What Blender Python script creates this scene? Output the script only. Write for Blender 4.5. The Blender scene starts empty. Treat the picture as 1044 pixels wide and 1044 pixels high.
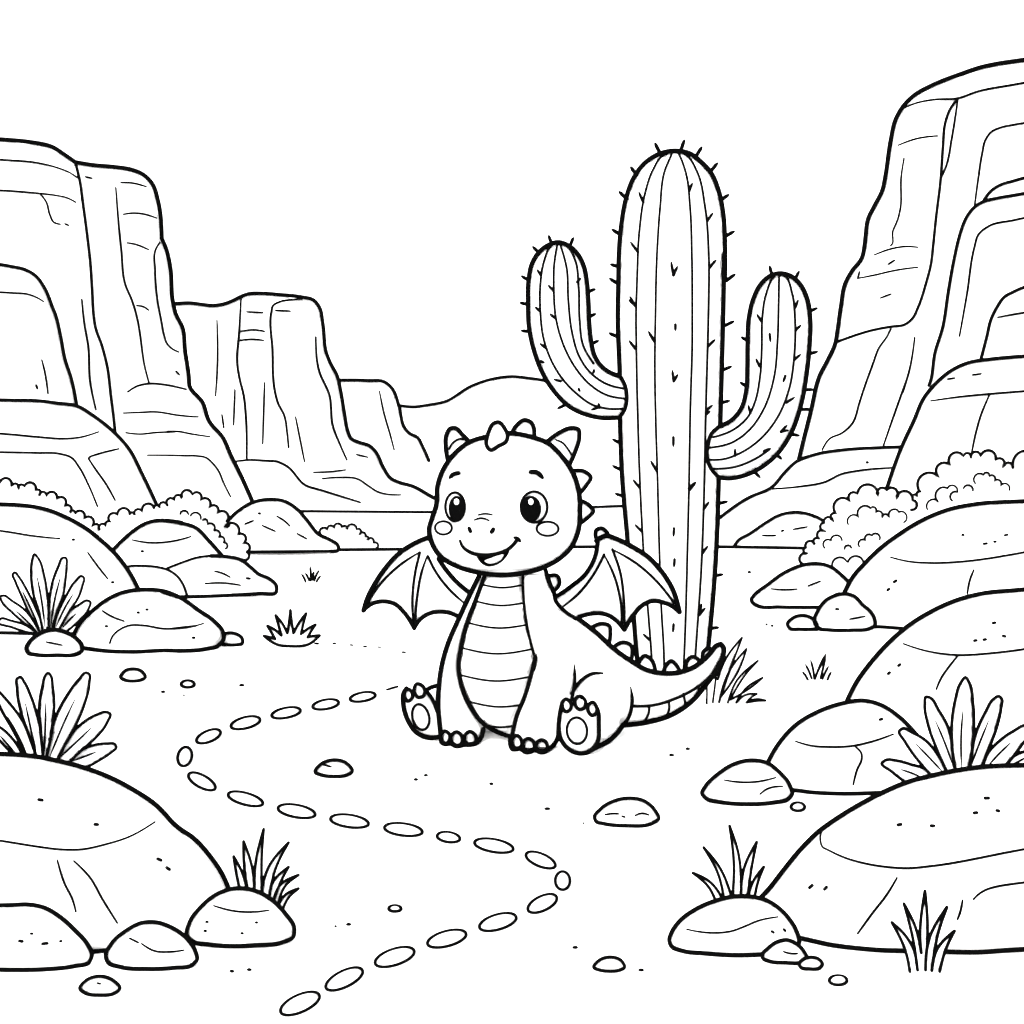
import bpy, math
import numpy as np
from mathutils import Vector
from mathutils.bvhtree import BVHTree
from mathutils.geometry import delaunay_2d_cdt

scene = bpy.context.scene
COL = scene.collection
# ------------------------------------------------------------------ camera, sky, sun, exposure
FPX, HCAM, YH, XC = 1260.0, 1.6, 500.0, 522.0        # focal length (px of a 1044 px frame), eye height, horizon row
cam_d = bpy.data.cameras.new('camera'); cam = bpy.data.objects.new('camera', cam_d); COL.objects.link(cam)
cam.location = (0, 0, HCAM); cam.rotation_euler = (math.radians(90), 0, 0)
cam_d.sensor_width = 36; cam_d.lens = 36 * FPX / 1044; cam_d.shift_y = -(522 - YH) / 1044
cam_d.clip_start = 0.05; cam_d.clip_end = 5000
scene.camera = cam
SUN_EL, SUN_ROT = math.radians(36), math.radians(200)
world = bpy.data.worlds.new('World'); scene.world = world; world.use_nodes = True
wn = world.node_tree; bg = wn.nodes['Background']
sky = wn.nodes.new('ShaderNodeTexSky'); sky.sky_type = 'NISHITA'; sky.sun_disc = False
sky.sun_elevation = SUN_EL; sky.sun_rotation = SUN_ROT; sky.dust_density = 1
hs = wn.nodes.new('ShaderNodeHueSaturation'); hs.inputs['Saturation'].default_value = 0.0
wn.links.new(sky.outputs[0], hs.inputs['Color'])
ov = wn.nodes.new('ShaderNodeMix'); ov.data_type = 'RGBA'; ov.inputs['Factor'].default_value = 0.75      # even white overcast over the sky
ov.inputs[7].default_value = (5.5, 5.5, 5.5, 1)
wn.links.new(hs.outputs[0], ov.inputs[6]); wn.links.new(ov.outputs[2], bg.inputs['Color']); bg.inputs['Strength'].default_value = 0.15
sl = bpy.data.lights.new('sun', 'SUN'); sl.energy = 2.0; sl.angle = math.radians(40); sl.color = (1, 0.98, 0.95)
sun = bpy.data.objects.new('sun', sl); COL.objects.link(sun); sun.location = (0, 0, 30)
sdir = Vector((math.cos(SUN_EL) * math.sin(SUN_ROT), math.cos(SUN_EL) * math.cos(SUN_ROT), math.sin(SUN_EL)))
sun.rotation_euler = sdir.to_track_quat('Z', 'Y').to_euler()
vs = scene.view_settings; vs.view_transform = 'Standard'; vs.look = 'None'; vs.exposure = 1.9; vs.gamma = 1
scene.cycles.max_bounces = 24; scene.cycles.diffuse_bounces = 24

# ------------------------------------------------------------------ materials
def material(name, base, spread, scale):
    m = bpy.data.materials.new(name); m.use_nodes = True
    nt = m.node_tree; b = nt.nodes['Principled BSDF']
    b.inputs['Roughness'].default_value = 1.0; b.inputs['Specular IOR Level'].default_value = 0.0
    n = nt.nodes.new('ShaderNodeTexNoise'); n.inputs['Scale'].default_value = scale; n.inputs['Detail'].default_value = 4
    r = nt.nodes.new('ShaderNodeMapRange')
    r.inputs['To Min'].default_value = base - spread; r.inputs['To Max'].default_value = base + spread
    nt.links.new(n.outputs['Fac'], r.inputs['Value'])
    cc = nt.nodes.new('ShaderNodeCombineColor')
    for i in range(3): nt.links.new(r.outputs['Result'], cc.inputs[i])
    nt.links.new(cc.outputs[0], b.inputs['Base Color'])
    return m
PAPER = material('white_paint', 0.87, 0.02, 3.0)
SAND = material('white_sand', 0.87, 0.02, 0.7)
INK = material('black_ink', 0.0011, 0.0005, 20.0)
MATS = [PAPER, INK]

# ------------------------------------------------------------------ tracing frames: letter -> (x0, y0, pixels across)
FR = dict(A=(0,130,200), B=(0,320,200), C=(170,280,200), D=(260,380,200), E=(844,50,200), G=(844,200,200), H=(780,360,264),
          I=(680,440,200), J=(600,130,200), K=(520,230,200), L=(680,260,240), M=(600,480,260), N=(0,470,200), O=(150,480,250),
          Q=(0,660,200), R=(0,840,320), S=(844,560,200), T=(700,640,220), U=(844,670,200), V=(670,830,200), W=(844,844,200),
          X=(100,640,320), Y=(300,740,300), Z=(540,750,290), a=(420,410,200), b=(360,520,200), c=(540,520,220), d=(400,600,220))
FR['P'] = (0, 0, 1044)
def parse(s):
    """'A:62,68 160,78! B:..' -> list of (x, y, corner)"""
    out = []; fr = FR['P']
    for t in s.split():
        if ':' in t:
            k, t = t.split(':'); fr = FR[k]
        c = t.endswith('!'); t = t.rstrip('!')
        x, y = map(float, t.split(','))
        out.append((fr[0] + x * fr[2] / 1044, fr[1] + y * fr[2] / 1044, c))
    return out
def spline(p, step):
    p = np.asarray(p, float)
    if len(p) == 1: return p
    d = np.linalg.norm(np.diff(p, axis=0), axis=1); keep = np.r_[True, d > 1e-6]; p = p[keep]
    if len(p) == 2:
        n = max(1, int(np.ceil(np.linalg.norm(p[1] - p[0]) / step))); t = np.linspace(0, 1, n + 1)[:, None]
        return p[0] * (1 - t) + p[1] * t
    h = np.linalg.norm(np.diff(p, axis=0), axis=1); sl_ = np.diff(p, axis=0) / h[:, None]
    m = np.empty_like(p)
    m[1:-1] = (sl_[:-1] * h[1:, None] + sl_[1:] * h[:-1, None]) / (h[:-1] + h[1:])[:, None]
    m[0] = 1.5 * sl_[0] - 0.5 * m[1]; m[-1] = 1.5 * sl_[-1] - 0.5 * m[-2]
    out = [p[0]]
    for i in range(len(h)):
        n = max(1, int(np.ceil(h[i] / step)))
        for k in range(1, n + 1):
            t = k / n; t2, t3 = t * t, t * t * t
            out.append((2*t3-3*t2+1)*p[i] + (t3-2*t2+t)*h[i]*m[i] + (3*t2-2*t3)*p[i+1] + (t3-t2)*h[i]*m[i+1])
    return np.array(out)
def path(s, step=2.0, closed=False):
    """smooth pieces between corners; returns list of arrays"""
    pts = parse(s) if isinstance(s, str) else [(x, y, False) for x, y in s]
    xy = np.array([[p[0], p[1]] for p in pts])
    if closed:
        n = len(xy); ext = np.vstack([xy[-3:], xy, xy[:4]])
        sp = spline_param(ext, step, 3, 3 + n)
        return [sp]
    cuts = [0] + [i for i in range(1, len(pts) - 1) if pts[i][2]] + [len(pts) - 1]
    return [spline(xy[a:b + 1], step) for a, b in zip(cuts[:-1], cuts[1:])]
def spline_param(p, step, i0, i1):
    h = np.linalg.norm(np.diff(p, axis=0), axis=1); sl_ = np.diff(p, axis=0) / np.maximum(h, 1e-6)[:, None]
    m = np.zeros_like(p)
    m[1:-1] = (sl_[:-1] * h[1:, None] + sl_[1:] * h[:-1, None]) / (h[:-1] + h[1:])[:, None]
    out = [p[i0]]
    for i in range(i0, i1):
        n = max(1, int(np.ceil(h[i] / step)))
        for k in range(1, n + 1):
            t = k / n; t2, t3 = t * t, t * t * t
            out.append((2*t3-3*t2+1)*p[i] + (t3-2*t2+t)*h[i]*m[i] + (3*t2-2*t3)*p[i+1] + (t3-t2)*h[i]*m[i+1])
    return np.array(out)
def ellipse(f, cx, cy, rx, ry, ang=0, n=40):
    x0, y0, s = FR[f]; s /= 1044; a = math.radians(ang)
    t = np.linspace(0, 2 * math.pi, n + 1)
    u, v = rx * np.cos(t), ry * np.sin(t)
    return np.c_[x0 + s * (cx + u * math.cos(a) - v * math.sin(a)), y0 + s * (cy + u * math.sin(a) + v * math.cos(a))]
def scallop(s, bulge=0.5, step=1.5):
    p = [np.array(q[:2]) for q in parse(s)]; out = [p[0]]
    for a, b in zip(p[:-1], p[1:]):
        d = b - a; n = np.array([d[1], -d[0]]); L = np.linalg.norm(d)
        k = max(5, int(L / step))
        for i in range(1, k + 1):
            th = math.pi * i / k; out.append(a + d * (.5 - .5 * math.cos(th)) + n * bulge * math.sin(th))
    return np.array(out)

# ------------------------------------------------------------------ space
def P3(x, y, Y): return ((x - XC) * Y / FPX, Y, HCAM - (y - YH) * Y / FPX)
def gd(y):
    y = np.asarray(y, float)
    return np.where(y > YH + 0.5, FPX * HCAM / np.maximum(y - YH, 0.5), 1e5)
CAMV = Vector((0, 0, HCAM))
def cast(bvh, x, y):
    h = bvh.ray_cast(CAMV, Vector(((x - XC) / FPX, 1.0, -(y - YH) / FPX)).normalized())
    return h[0].y if h[0] is not None else None

class Geo:
    def __init__(self): self.v = []; self.f = []; self.m = []
    def add(self, v, f, m):
        o = len(self.v); self.v += [tuple(map(float, q)) for q in v]; self.f += [tuple(i + o for i in q) for q in f]; self.m += [m] * len(f)
    def bvh(self): return BVHTree.FromPolygons(self.v, self.f)
    def build(self, name, origin, parent=None, mats=None):
        me = bpy.data.meshes.new(name); o = Vector(origin)
        me.from_pydata([(a - o.x, b - o.y, c - o.z) for a, b, c in self.v], [], self.f)
        for m in (mats or MATS): me.materials.append(m)
        me.polygons.foreach_set('material_index', self.m)
        me.polygons.foreach_set('use_smooth', [True] * len(self.f)); me.update()
        ob = bpy.data.objects.new(name, me); COL.objects.link(ob)
        if parent is None: ob.location = o
        else: ob.parent = parent
        return ob
def inflate(geo, poly, depth_f, depth_b, spacing, base_tol=None, rfac=1.0):
    """closed shell from an outline in front of the camera: depth_f/b(x, y, p) with p = 0 at the rim, 1 inside"""
    poly = np.asarray(poly, float)
    if np.linalg.norm(poly[0] - poly[-1]) < 1e-3: poly = poly[:-1]
    n = len(poly); mn, mx = poly.min(0), poly.max(0)
    gx, gy = np.meshgrid(np.arange(mn[0] + spacing / 2, mx[0], spacing), np.arange(mn[1] + spacing / 2, mx[1], spacing))
    gx = gx + (np.arange(gx.shape[0]) % 2)[:, None] * spacing * 0.5
    g = np.c_[gx.ravel(), gy.ravel()]
    a, b = poly, np.roll(poly, -1, 0)
    def dist(q, a, b):
        out = np.full(len(q), 1e9)
        for i in range(len(a)):
            ab = b[i] - a[i]; t = np.clip(((q - a[i]) @ ab) / max(ab @ ab, 1e-12), 0, 1)
            out = np.minimum(out, np.hypot(*(q - a[i] - t[:, None] * ab).T))
        return out
    ins = np.zeros(len(g), bool)
    for i in range(n):
        (x1, y1), (x2, y2) = a[i], b[i]
        if y1 != y2:
            c = (y1 > g[:, 1]) != (y2 > g[:, 1]); ins ^= c & (g[:, 0] < (x2 - x1) * (g[:, 1] - y1) / (y2 - y1) + x1)
    g = g[ins]; g = g[dist(g, a, b) > spacing * 0.35] if len(g) else g
    allp = np.vstack([poly, g]) if len(g) else poly
    vs_, es, fs, ov, oe, of = delaunay_2d_cdt([Vector(q) for q in allp], [(i, (i + 1) % n) for i in range(n)], [], 1, 1e-5)
    q = np.array([[v.x, v.y] for v in vs_])
    if base_tol is None: ka, kb = a, b
    else:
        lim = mx[1] - base_tol; k = ~((a[:, 1] > lim) & (b[:, 1] > lim)); ka, kb = a[k], b[k]
    du = dist(q, ka, kb); dall = dist(q, a, b)
    rim = dall < 1e-4 * max(1, mx[0] - mn[0])
    R = max(du.max() * rfac, 1e-6); t = np.clip(du / R, 0, 1); p = np.sqrt(np.clip(1 - (1 - t) ** 2, 0, 1))
    lim = gd(q[:, 1]) * 0.9995
    yf = np.minimum(depth_f(q[:, 0], q[:, 1], p), lim); yb = np.minimum(depth_b(q[:, 0], q[:, 1], p), lim)
    yb = np.maximum(yb, yf)
    verts = [P3(x, y, Y) for (x, y), Y in zip(q, yf)]
    bi = {}
    for i in range(len(q)):
        if rim[i]: bi[i] = i
        else: bi[i] = len(verts); verts.append(P3(q[i][0], q[i][1], yb[i]))
    faces = []
    for f in fs:
        f = list(f)
        ar = sum(q[f[k]][0] * q[f[(k + 1) % len(f)]][1] - q[f[(k + 1) % len(f)]][0] * q[f[k]][1] for k in range(len(f)))
        if ar < 0: f = f[::-1]
        bk = [bi[i] for i in f]
        faces.append(tuple(f[::-1]) if False else tuple(f))
        if bk != f: faces.append(tuple(bk[::-1]))
    geo.add(verts, faces, 0)

WADD, WMUL = 1.1, 1.0
def tube(geo, pts, rad, sides=7):
    pts = np.asarray(pts, float); rad = np.asarray(rad, float); n = len(pts)
    if n == 1:
        pts = np.vstack([pts - [rad[0] * .3, 0, 0], pts + [rad[0] * .3, 0, 0]]); rad = np.r_[rad, rad]; n = 2
    tg = np.gradient(pts, axis=0); tg /= np.maximum(np.linalg.norm(tg, axis=1), 1e-9)[:, None]
    ring_p, ring_t, ring_r = [], [], []
    for k in (1.0, 0.7): ring_p.append(pts[0] - tg[0] * rad[0] * k * .9); ring_t.append(tg[0]); ring_r.append(rad[0] * math.sqrt(max(1 - k * k, .02)))
    for i in range(n): ring_p.append(pts[i]); ring_t.append(tg[i]); ring_r.append(rad[i])
    for k in (0.7, 1.0): ring_p.append(pts[-1] + tg[-1] * rad[-1] * k * .9); ring_t.append(tg[-1]); ring_r.append(rad[-1] * math.sqrt(max(1 - k * k, .02)))
    v = []; f = []
    view = ring_p[0] - np.array([0, 0, HCAM])
    for p, t, r in zip(ring_p, ring_t, ring_r):
        w = p - np.array([0, 0, HCAM]); w /= np.linalg.norm(w)
        s = np.cross(t, w); L = np.linalg.norm(s); s = s / L if L > 1e-4 else np.array([1., 0, 0]); u = np.cross(s, t)
        for j in range(sides):
            a = 2 * math.pi * j / sides; v.append(p + r * (math.cos(a) * s + math.sin(a) * u))
    N = len(ring_p)
    for i in range(N - 1):
        for j in range(sides):
            a, b = i * sides + j, i * sides + (j + 1) % sides; f.append((a, b, b + sides, a + sides))
    f.append(tuple(range(sides))[::-1]); f.append(tuple((N - 1) * sides + j for j in range(sides)))
    geo.add(v, f, 1)
def widths(n, w, taper):
    t = np.linspace(0, 1, n) if n > 1 else np.array([.5]); r = np.full(n, w)
    if taper:
        e0, e1 = taper
        k = np.minimum(1, e0 + (1 - e0) * t / .25); k = np.minimum(k, e1 + (1 - e1) * (1 - t) / .25); r = r * k
    return r
SOFT = (.8, .8); SHARP = (.9, .15)
def ink(geo, bvh, pts, w, taper=None, fallback=None, lift=0.6):
    """ink bead lying on the surface seen under the traced line"""
    pts = np.asarray(pts, float)
    if len(pts) > 1:
        keep = np.r_[True, np.linalg.norm(np.diff(pts, axis=0), axis=1) > 1e-4]; pts = pts[keep]
    w = w * WMUL + WADD; W = widths(len(pts), w, taper)
    dep = []
    for (x, y) in pts:
        best = None
        for r in (0, .55 * w, w * 1.0 if best is None else 0):
            if r and r > .6 * w and best is not None: break
            for k in range(8 if r else 1):
                h = cast(bvh, x + r * math.cos(k * .785), y + r * math.sin(k * .785))
                if h is not None and (best is None or h < best): best = h
        if best is None:
            for r in (3.5, 6, 9):
                for k in range(12):
                    h = cast(bvh, x + r * math.cos(k * .524), y + r * math.sin(k * .524))
                    if h is not None and (best is None or h < best): best = h
                if best is not None: break
        dep.append(np.nan if best is None else best)
    dep = np.array(dep); ok = ~np.isnan(dep)
    if not ok.any(): dep[:] = fallback if fallback else 8.0
    else: dep = np.interp(np.arange(len(dep)), np.nonzero(ok)[0], dep[ok])
    if len(dep) > 6:
        q = np.pad(dep, 3, mode='edge'); mnv = np.min([q[i:i + len(dep)] for i in range(1, 6)], axis=0)
        q = np.pad(mnv, 2, mode='edge'); dep = np.minimum(np.mean([q[i:i + len(dep)] for i in range(5)], axis=0), dep)
    R = W * .5 * dep / FPX
    dep = np.minimum(dep - lift * R, gd(pts[:, 1]) * (1 - .95 * R / HCAM))
    tube(geo, [P3(x, y, Y) for (x, y), Y in zip(pts, dep)], R)

# ------------------------------------------------------------------ scene bookkeeping
def tag(o, label=None, cat=None, group=None, kind=None):
    if label: o['label'] = label
    if cat: o['category'] = cat
    if group: o['group'] = group
    if kind: o['kind'] = kind
    return o
def empty(name, loc):
    o = bpy.data.objects.new(name, None); COL.objects.link(o); o.location = loc; o.empty_display_size = .2; return o
def segs(*items, step=2.0):
    """outline pieces in order: 'path' string or (path, width) -> polygon and inked strokes"""
    poly, inks = [], []
    for it in items:
        s, w = it if isinstance(it, tuple) else (it, 0)
        ps = path(s, step) if isinstance(s, str) else [s]
        for p in ps:
            poly.append(p)
            if w: inks.append((p, w))
    poly = np.vstack(poly); keep = np.r_[True, np.linalg.norm(np.diff(poly, axis=0), axis=1) > .05]
    return poly[keep], inks
def solid(name, outline, lines, D, B, mode='dome', parent=None, origin=None, base_tol=None, spacing=None, closed_w=None, rfac=1.0):
    """outline: (poly, inks) from segs, or closed path string with width closed_w"""
    if isinstance(outline, str):
        p = path(outline, 2.0, closed=True)[0]; poly, inks = p, [(p, closed_w)]
    else: poly, inks = outline
    mn, mx = poly.min(0), poly.max(0); sz = max(mx - mn)
    sp = spacing or max(2.0, sz / 26)
    g = Geo()
    if mode == 'dome' and mx[1] > YH + 30: D = min(D, float(gd(mx[1])) - .002)
    if mode == 'dome':
        bt = base_tol if base_tol is not None else .12 * (mx[1] - mn[1])
        inflate(g, poly, lambda x, y, p: D + B * (1 - p), lambda x, y, p: D + B * (1 + p), sp, bt, rfac)
    else:
        inflate(g, poly, lambda x, y, p: D - B * p, lambda x, y, p: D + B * p, sp, None, rfac)
    bvh = g.bvh()
    for p, w in inks: ink(g, bvh, p, w, None, D)
    for ln in lines:
        s, w = ln[0], ln[1]; tp = ln[2] if len(ln) > 2 else SOFT
        for p in (path(s) if isinstance(s, str) else [s]): ink(g, bvh, p, w, tp, D)
    if origin is None:
        if parent is not None:
            origin = parent.location
        else:
            cx = (max(mn[0], -60) + min(mx[0], 1104)) / 2; origin = P3(cx, mx[1], min(D, float(gd(mx[1])))); origin = (origin[0], origin[1], max(0, origin[2]))
    o = g.build(name, origin, parent)
    return o
def dots(*a):
    return [(np.array([[q[0] - .7, q[1]], [q[0] + .7, q[1]]]), 1.8, None) for s in a for q in parse(s)]
def thin(*a, w=1.5): return [(s, w) for s in a]

# ------------------------------------------------------------------ ground
g = Geo()
S = 3000.0
g.add([(-S, -60, 0), (S, -60, 0), (S, S, 0), (-S, S, 0)], [(0, 1, 2, 3)], 0)
def ground_line(pts, w):
    pts = np.asarray(pts); Y = gd(pts[:, 1]); R = (w * WMUL + WADD) * .5 * Y / FPX
    tube(g, [P3(x, y, d * (1 - .95 * r / HCAM)) for (x, y), d, r in zip(pts, Y, R)], R)
ground_line(path('P:236,562.5 300,561 400,560 500,558.5 600,557.5 735,557.5 830,559 900,560', 6)[0], 2.6)
tag(g.build('ground', (0, 0, 0), mats=[SAND, INK]), kind='structure')

# ------------------------------------------------------------------ cliffs, buttes and hills
def terrain(name, *a, **k): return tag(solid(name, *a, **k), kind='structure')
o = segs(('P:-140,142 -60,141 A:62,68 160,78 280,105 350,150 400,185! 490,200 620,212 700,225 760,250 810,300 840,390 860,590! 885,650 905,740 920,930 B:935,0 970,70 985,200 1005,340 C:120,590 190,680 225,780 300,870 340,960 380,1040 O:450,135', 3.9),
         'P:257.8,512.3 262,545', 'P:262,545 -140,545', 'P:-140,545 -140,142', step=4)
terrain('cliff', o, [('A:400,185 425,290 440,400 460,550 480,720 490,870 B:497,0 505,60 545,180 570,280 590,440 605,560 612,630', 2.4, None)] + thin(
    'P:-60,162 A:62,175 180,185 300,213 360,235 415,268', 'P:-60,193 A:62,338 200,350 300,362 360,375 402,397', 'A:215,355 245,395 265,465 285,503 320,514', 'A:345,512 365,520',
    'A:455,262 490,270', 'A:643,292 700,295 778,315', 'A:657,462 710,456 770,462 832,482', 'A:677,614 720,622 790,650',
    'A:728,948 765,955 792,973', 'B:937,305 955,325',
    'B:657,528 740,525 830,522 950,540 1044,548 P:202,425', 'B:670,632 740,640 830,632 930,627 C:0,835 60,835 130,848 230,863',
    'B:785,752 950,754 C:100,964 160,965 210,975 245,1005 275,1044 O:325,50 355,110') + thin(
    'A:616,320 630,500 645,650 668,840 700,915 735,1040 B:745,110 770,280 793,368', 'A:850,612 828,650 825,760 835,900 860,1040 B:872,110 890,160 915,185 950,203',
    'B:680,415 730,385 793,372 880,378 990,402', 'A:435,915 448,1040 B:470,180 478,350 510,510', w=1.8), 45, 5)
o = segs(('P:-140,262 -60,264 A:62,740 130,755 190,790 240,860 280,960 B:293,0 320,110 345,240 380,350 408,490', 3.0), 'P:78,414 90,470 90,545', 'P:90,545 -140,545', 'P:-140,545 -140,262', step=4)
terrain('cliff_buttress', o, thin('P:-30,297 A:62,880 150,888 190,902 232,927', 'B:222,245 240,320 255,425') + thin('B:192,378 198,398', w=2), 43.2, 1.2)
o = segs(('P:-140,408 -60,407 B:62,460 200,463 300,475 412,492 500,545 612,635 680,710 760,860 835,1020', 3.2), 'P:162,516 170,546', 'P:170,546 -140,546', 'P:-140,546 -140,408', step=4)
terrain('rock_ledge', o, thin('P:-60,440 B:62,642 200,655 350,664 420,658 525,628', 'P:-60,461 B:62,737 200,740 320,745 380,765 420,815 470,910 518,1025',
        'B:632,718 540,740 480,758! 470,770! 510,830 560,900 612,992', w=1.7), 41, 1.5)

o = segs(('P:140,311 C:40,155 130,152 190,160 245,165 300,158 350,140 400,115 440,102 500,100 600,107 720,120 780,135 810,170 830,260 850,420 870,470 905,535 925,620 945,740 965,840 D:510,350 550,370 610,390 645,425 680,500 725,565 770,585 840,605 950,665 P:458,514', 3.3),
         'P:458,514 475,522.5', 'P:475,522.5 140,522.5', 'P:140,522.5 140,311', step=4)
terrain('butte', o, [('D:0,738 235,738 600,740 950,742 P:478,522', 2.0, None)] + thin(
    'C:425,198 512,202', 'C:393,302 460,294 520,301', 'C:390,350 450,344 516,350', 'C:580,190 658,194', 'C:267,242 268,500 259,645', 'C:362,612 355,800',
    'C:293,745 303,815', 'C:520,575 510,900', 'C:685,757 733,995', 'D:312,530 400,527 482,517', 'D:540,435 600,450', 'D:358,564 450,557 550,567 600,600 650,632 775,650') + thin(
    'C:395,125 385,300 375,480 385,545 410,650 420,750 425,985', 'C:720,128 690,132 600,145 565,165 556,200 562,400 575,620 590,680 625,750 640,840 648,920',
    'C:793,332 810,510 865,640 885,810 920,900 958,985', 'C:372,993 430,987 560,992 D:100,470 165,495 270,600 350,625 560,690', w=2.0), 88, 4)
o = segs(('P:325,388 D:452,40 600,42 690,50 730,85 765,175 800,300 820,322 865,345 890,390 925,468', 3.0), 'P:437.5,470 455,521.5', 'P:455,521.5 325,521.5', 'P:325,521.5 325,388', step=4)
terrain('butte', o, thin('D:662,100 690,230 715,315 740,410'), 93, 3)
o = segs(('P:380,402 D:770,175 850,182 a:90,15 P:454,409.5 480,394 500,387 522,384 539,385.6 560,389 600,402 640,424 690,470', 2.6), 'P:690,470 735,520.8', 'P:735,520.8 380,520.8', 'P:380,520.8 380,402', step=5)
terrain('hill', o, [('P:470,520 560,518.5 605,517 620,516.3 700,516', 2.0, None)], 98, 6)

o = segs('P:1190,533 1190,52', ('P:1190,52 1100,55 E:985,65 900,78 820,95 700,135 560,190 460,245 400,305 360,375 335,480 305,680 290,750 250,830 215,900 200,1000 G:195,260 180,330 130,395 90,470 70,580 50,720 40,780 0,870 H:220,90 185,230 150,370 135,432', 4.0),
         'P:814,470 806,533', 'P:806,533 1190,533', step=4)
terrain('cliff', o, thin('E:375,512 470,478 583,462', 'E:405,580 390,680 385,850 370,910 345,970 335,1044 G:333,262', 'G:247,313 340,280 420,268 478,272', 'G:320,363 355,340',
        'G:168,402 158,438! 250,420 350,397 478,378', 'G:278,543 337,520') + thin(
    'E:392,320 480,285 560,270 690,262 800,225 985,190 P:1100,75', 'E:692,265 660,470 630,620 600,690', 'P:1090,121 E:985,403 920,417 870,440 840,480 820,560 800,690 780,840',
    'G:335,705 315,745 270,810 240,890 185,1044 H:380,200 350,285 310,322 260,345 230,390', 'G:462,752 435,920 398,1044 H:570,110 530,220 475,378', w=1.8) + [
    ('E:690,265 650,320 625,390 612,520 600,690 575,900 560,1044 G:550,350 520,470 480,590 450,650 410,682 330,695 250,710 50,775', 2.3, None),
    ('P:1090,170 E:985,702 920,722 880,745 850,775 830,805', 2.8, None)], 60, 6)
o = segs('P:1190,534 1190,185', ('P:1190,185 1090,190 E:985,778 880,797 830,810 780,840 740,890 710,960 G:700,210 670,340 640,510 610,700 570,830 540,1000 H:660,130', 2.9), 'P:946,394 930,534', 'P:930,534 1190,534', step=4)
terrain('cliff_buttress', o, thin('P:1090,213 G:985,128 860,157 800,205 780,270 740,520 700,745', 'G:905,645 985,630 P:1080,314', w=1.8) + [
    ('P:1090,285 1060,288 G:985,510 940,535 900,590 870,650 845,750 815,865', 2.8, None)], 57.5, 1.8)
o = segs('P:730,543 733,530', ('I:270,468 430,355 560,295 630,215 690,160 H:200,410 320,390 430,383 560,378', 3.0), 'P:921,455 1000,450 1000,543', 'P:1000,543 730,543', step=4)
terrain('talus_slope', o, thin('H:30,548 150,537 240,520 310,487 370,475 515,462', w=1.8) + dots('H:412,440'), 51, 3)
o = segs('P:1190,542 1190,360', ('P:1190,360 1100,361 H:1000,15 900,25 820,38 750,70 690,120 640,180 600,270 550,378 490,545', 3.4), 'P:904,498 895,542', 'P:895,542 1190,542', step=4)
terrain('rock_ledge', o, thin('H:668,193 780,177 900,165 1000,157 P:1100,394', 'H:905,167 870,250 850,320 832,408', w=1.8) + thin('H:735,105 765,100', 'H:835,88 872,83'), 42, 2)

# ------------------------------------------------------------------ bushes
GB = 'scalloped bushes at the foot of the cliffs'
def bush(label, cusps, closing, curls, D, B, w=2.3):
    top = scallop(cusps)
    o = segs((top, w), closing)
    return tag(solid('bush', o, [(scallop(c, .46), 1.7) for c in curls], D, B), label, 'bush', GB)
bush('low bush cut off by the left edge, above the big left-edge boulder',
     'P:-60,500 -40,494 -20,498 0,492 N:62,130 98,150 130,135 190,155 210,180 247,185 303,200 345,238 372,275 400,278 448,305 492,345 528,365', 'P:101,540 110,575! -60,575! -60,500', [], 27, 1.2)
bush('round leafy bush left of the smooth far mound, with curls drawn inside its crown',
     'N:528,365 565,345 585,325 625,285 692,283 715,287 757,270 820,250 848,248 890,235 928,207 968,195 O:147,110 193,100 228,125 265,155 300,180 340,215 332,238 388,270 410,308 425,345 405,378',
     'P:247,571 101,575! 101,540', ['O:140,185 175,185', 'O:185,192 228,205', 'O:237,210 256,220', 'O:257,228 285,252', 'O:285,255 305,282', 'O:305,282 325,305', 'O:325,305 333,332'], 26.5, 1.2)
bush('tiny low bush on the far ground line right of the smooth mound',
     'O:737,270 768,250 795,243 830,240 850,250 893,248 905,270 930,280 938,295 965,305 975,331', 'P:383.5,559.5 326,559.5! 326.5,545', [], 34, .5, 1.9)
bush('tall billowy bush cut off by the right edge, highest of the bushes',
     'H:560,640 590,600 615,575 625,560 700,500 745,450 800,415 830,420 870,415 930,430 960,460 1000,462 P:1060,470 1085,490', 'P:1085,490 1085,560! 921,560! 921.6,521.8',
     ['H:655,630 700,600 735,545 775,560', 'H:755,595 775,560', 'H:800,545 838,555', 'H:848,525 880,490 905,495 925,515 950,535 985,552'], 25, 1.0)
bush('wide billowy bush between the far dome rock and the big right boulders',
     'I:722,705 748,650 738,618 785,597 808,570 840,530 835,485 885,475 H:285,645 342,597 372,567 455,575 490,552 530,585 595,592 590,632', 'P:929,520 960,560! 900,600! 820,600! 818.3,575',
     ['H:335,690 378,662 425,625 447,640 470,665 500,660 540,640 560,682', 'H:240,785 265,755 310,755', 'H:320,790 348,785', 'H:380,780 405,755 430,735 462,752', 'S:25,95 100,65', 'S:108,68 190,80'], 24, 1.0)

# ------------------------------------------------------------------ boulders and rocks
GR = 'boulders and rocks lying on the desert floor'
def rock(name, label, outline, lines, D, B, w=3.2, **k):
    return tag(solid(name, outline, lines, D, B, closed_w=w, **k), label, 'rock', GR)
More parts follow.
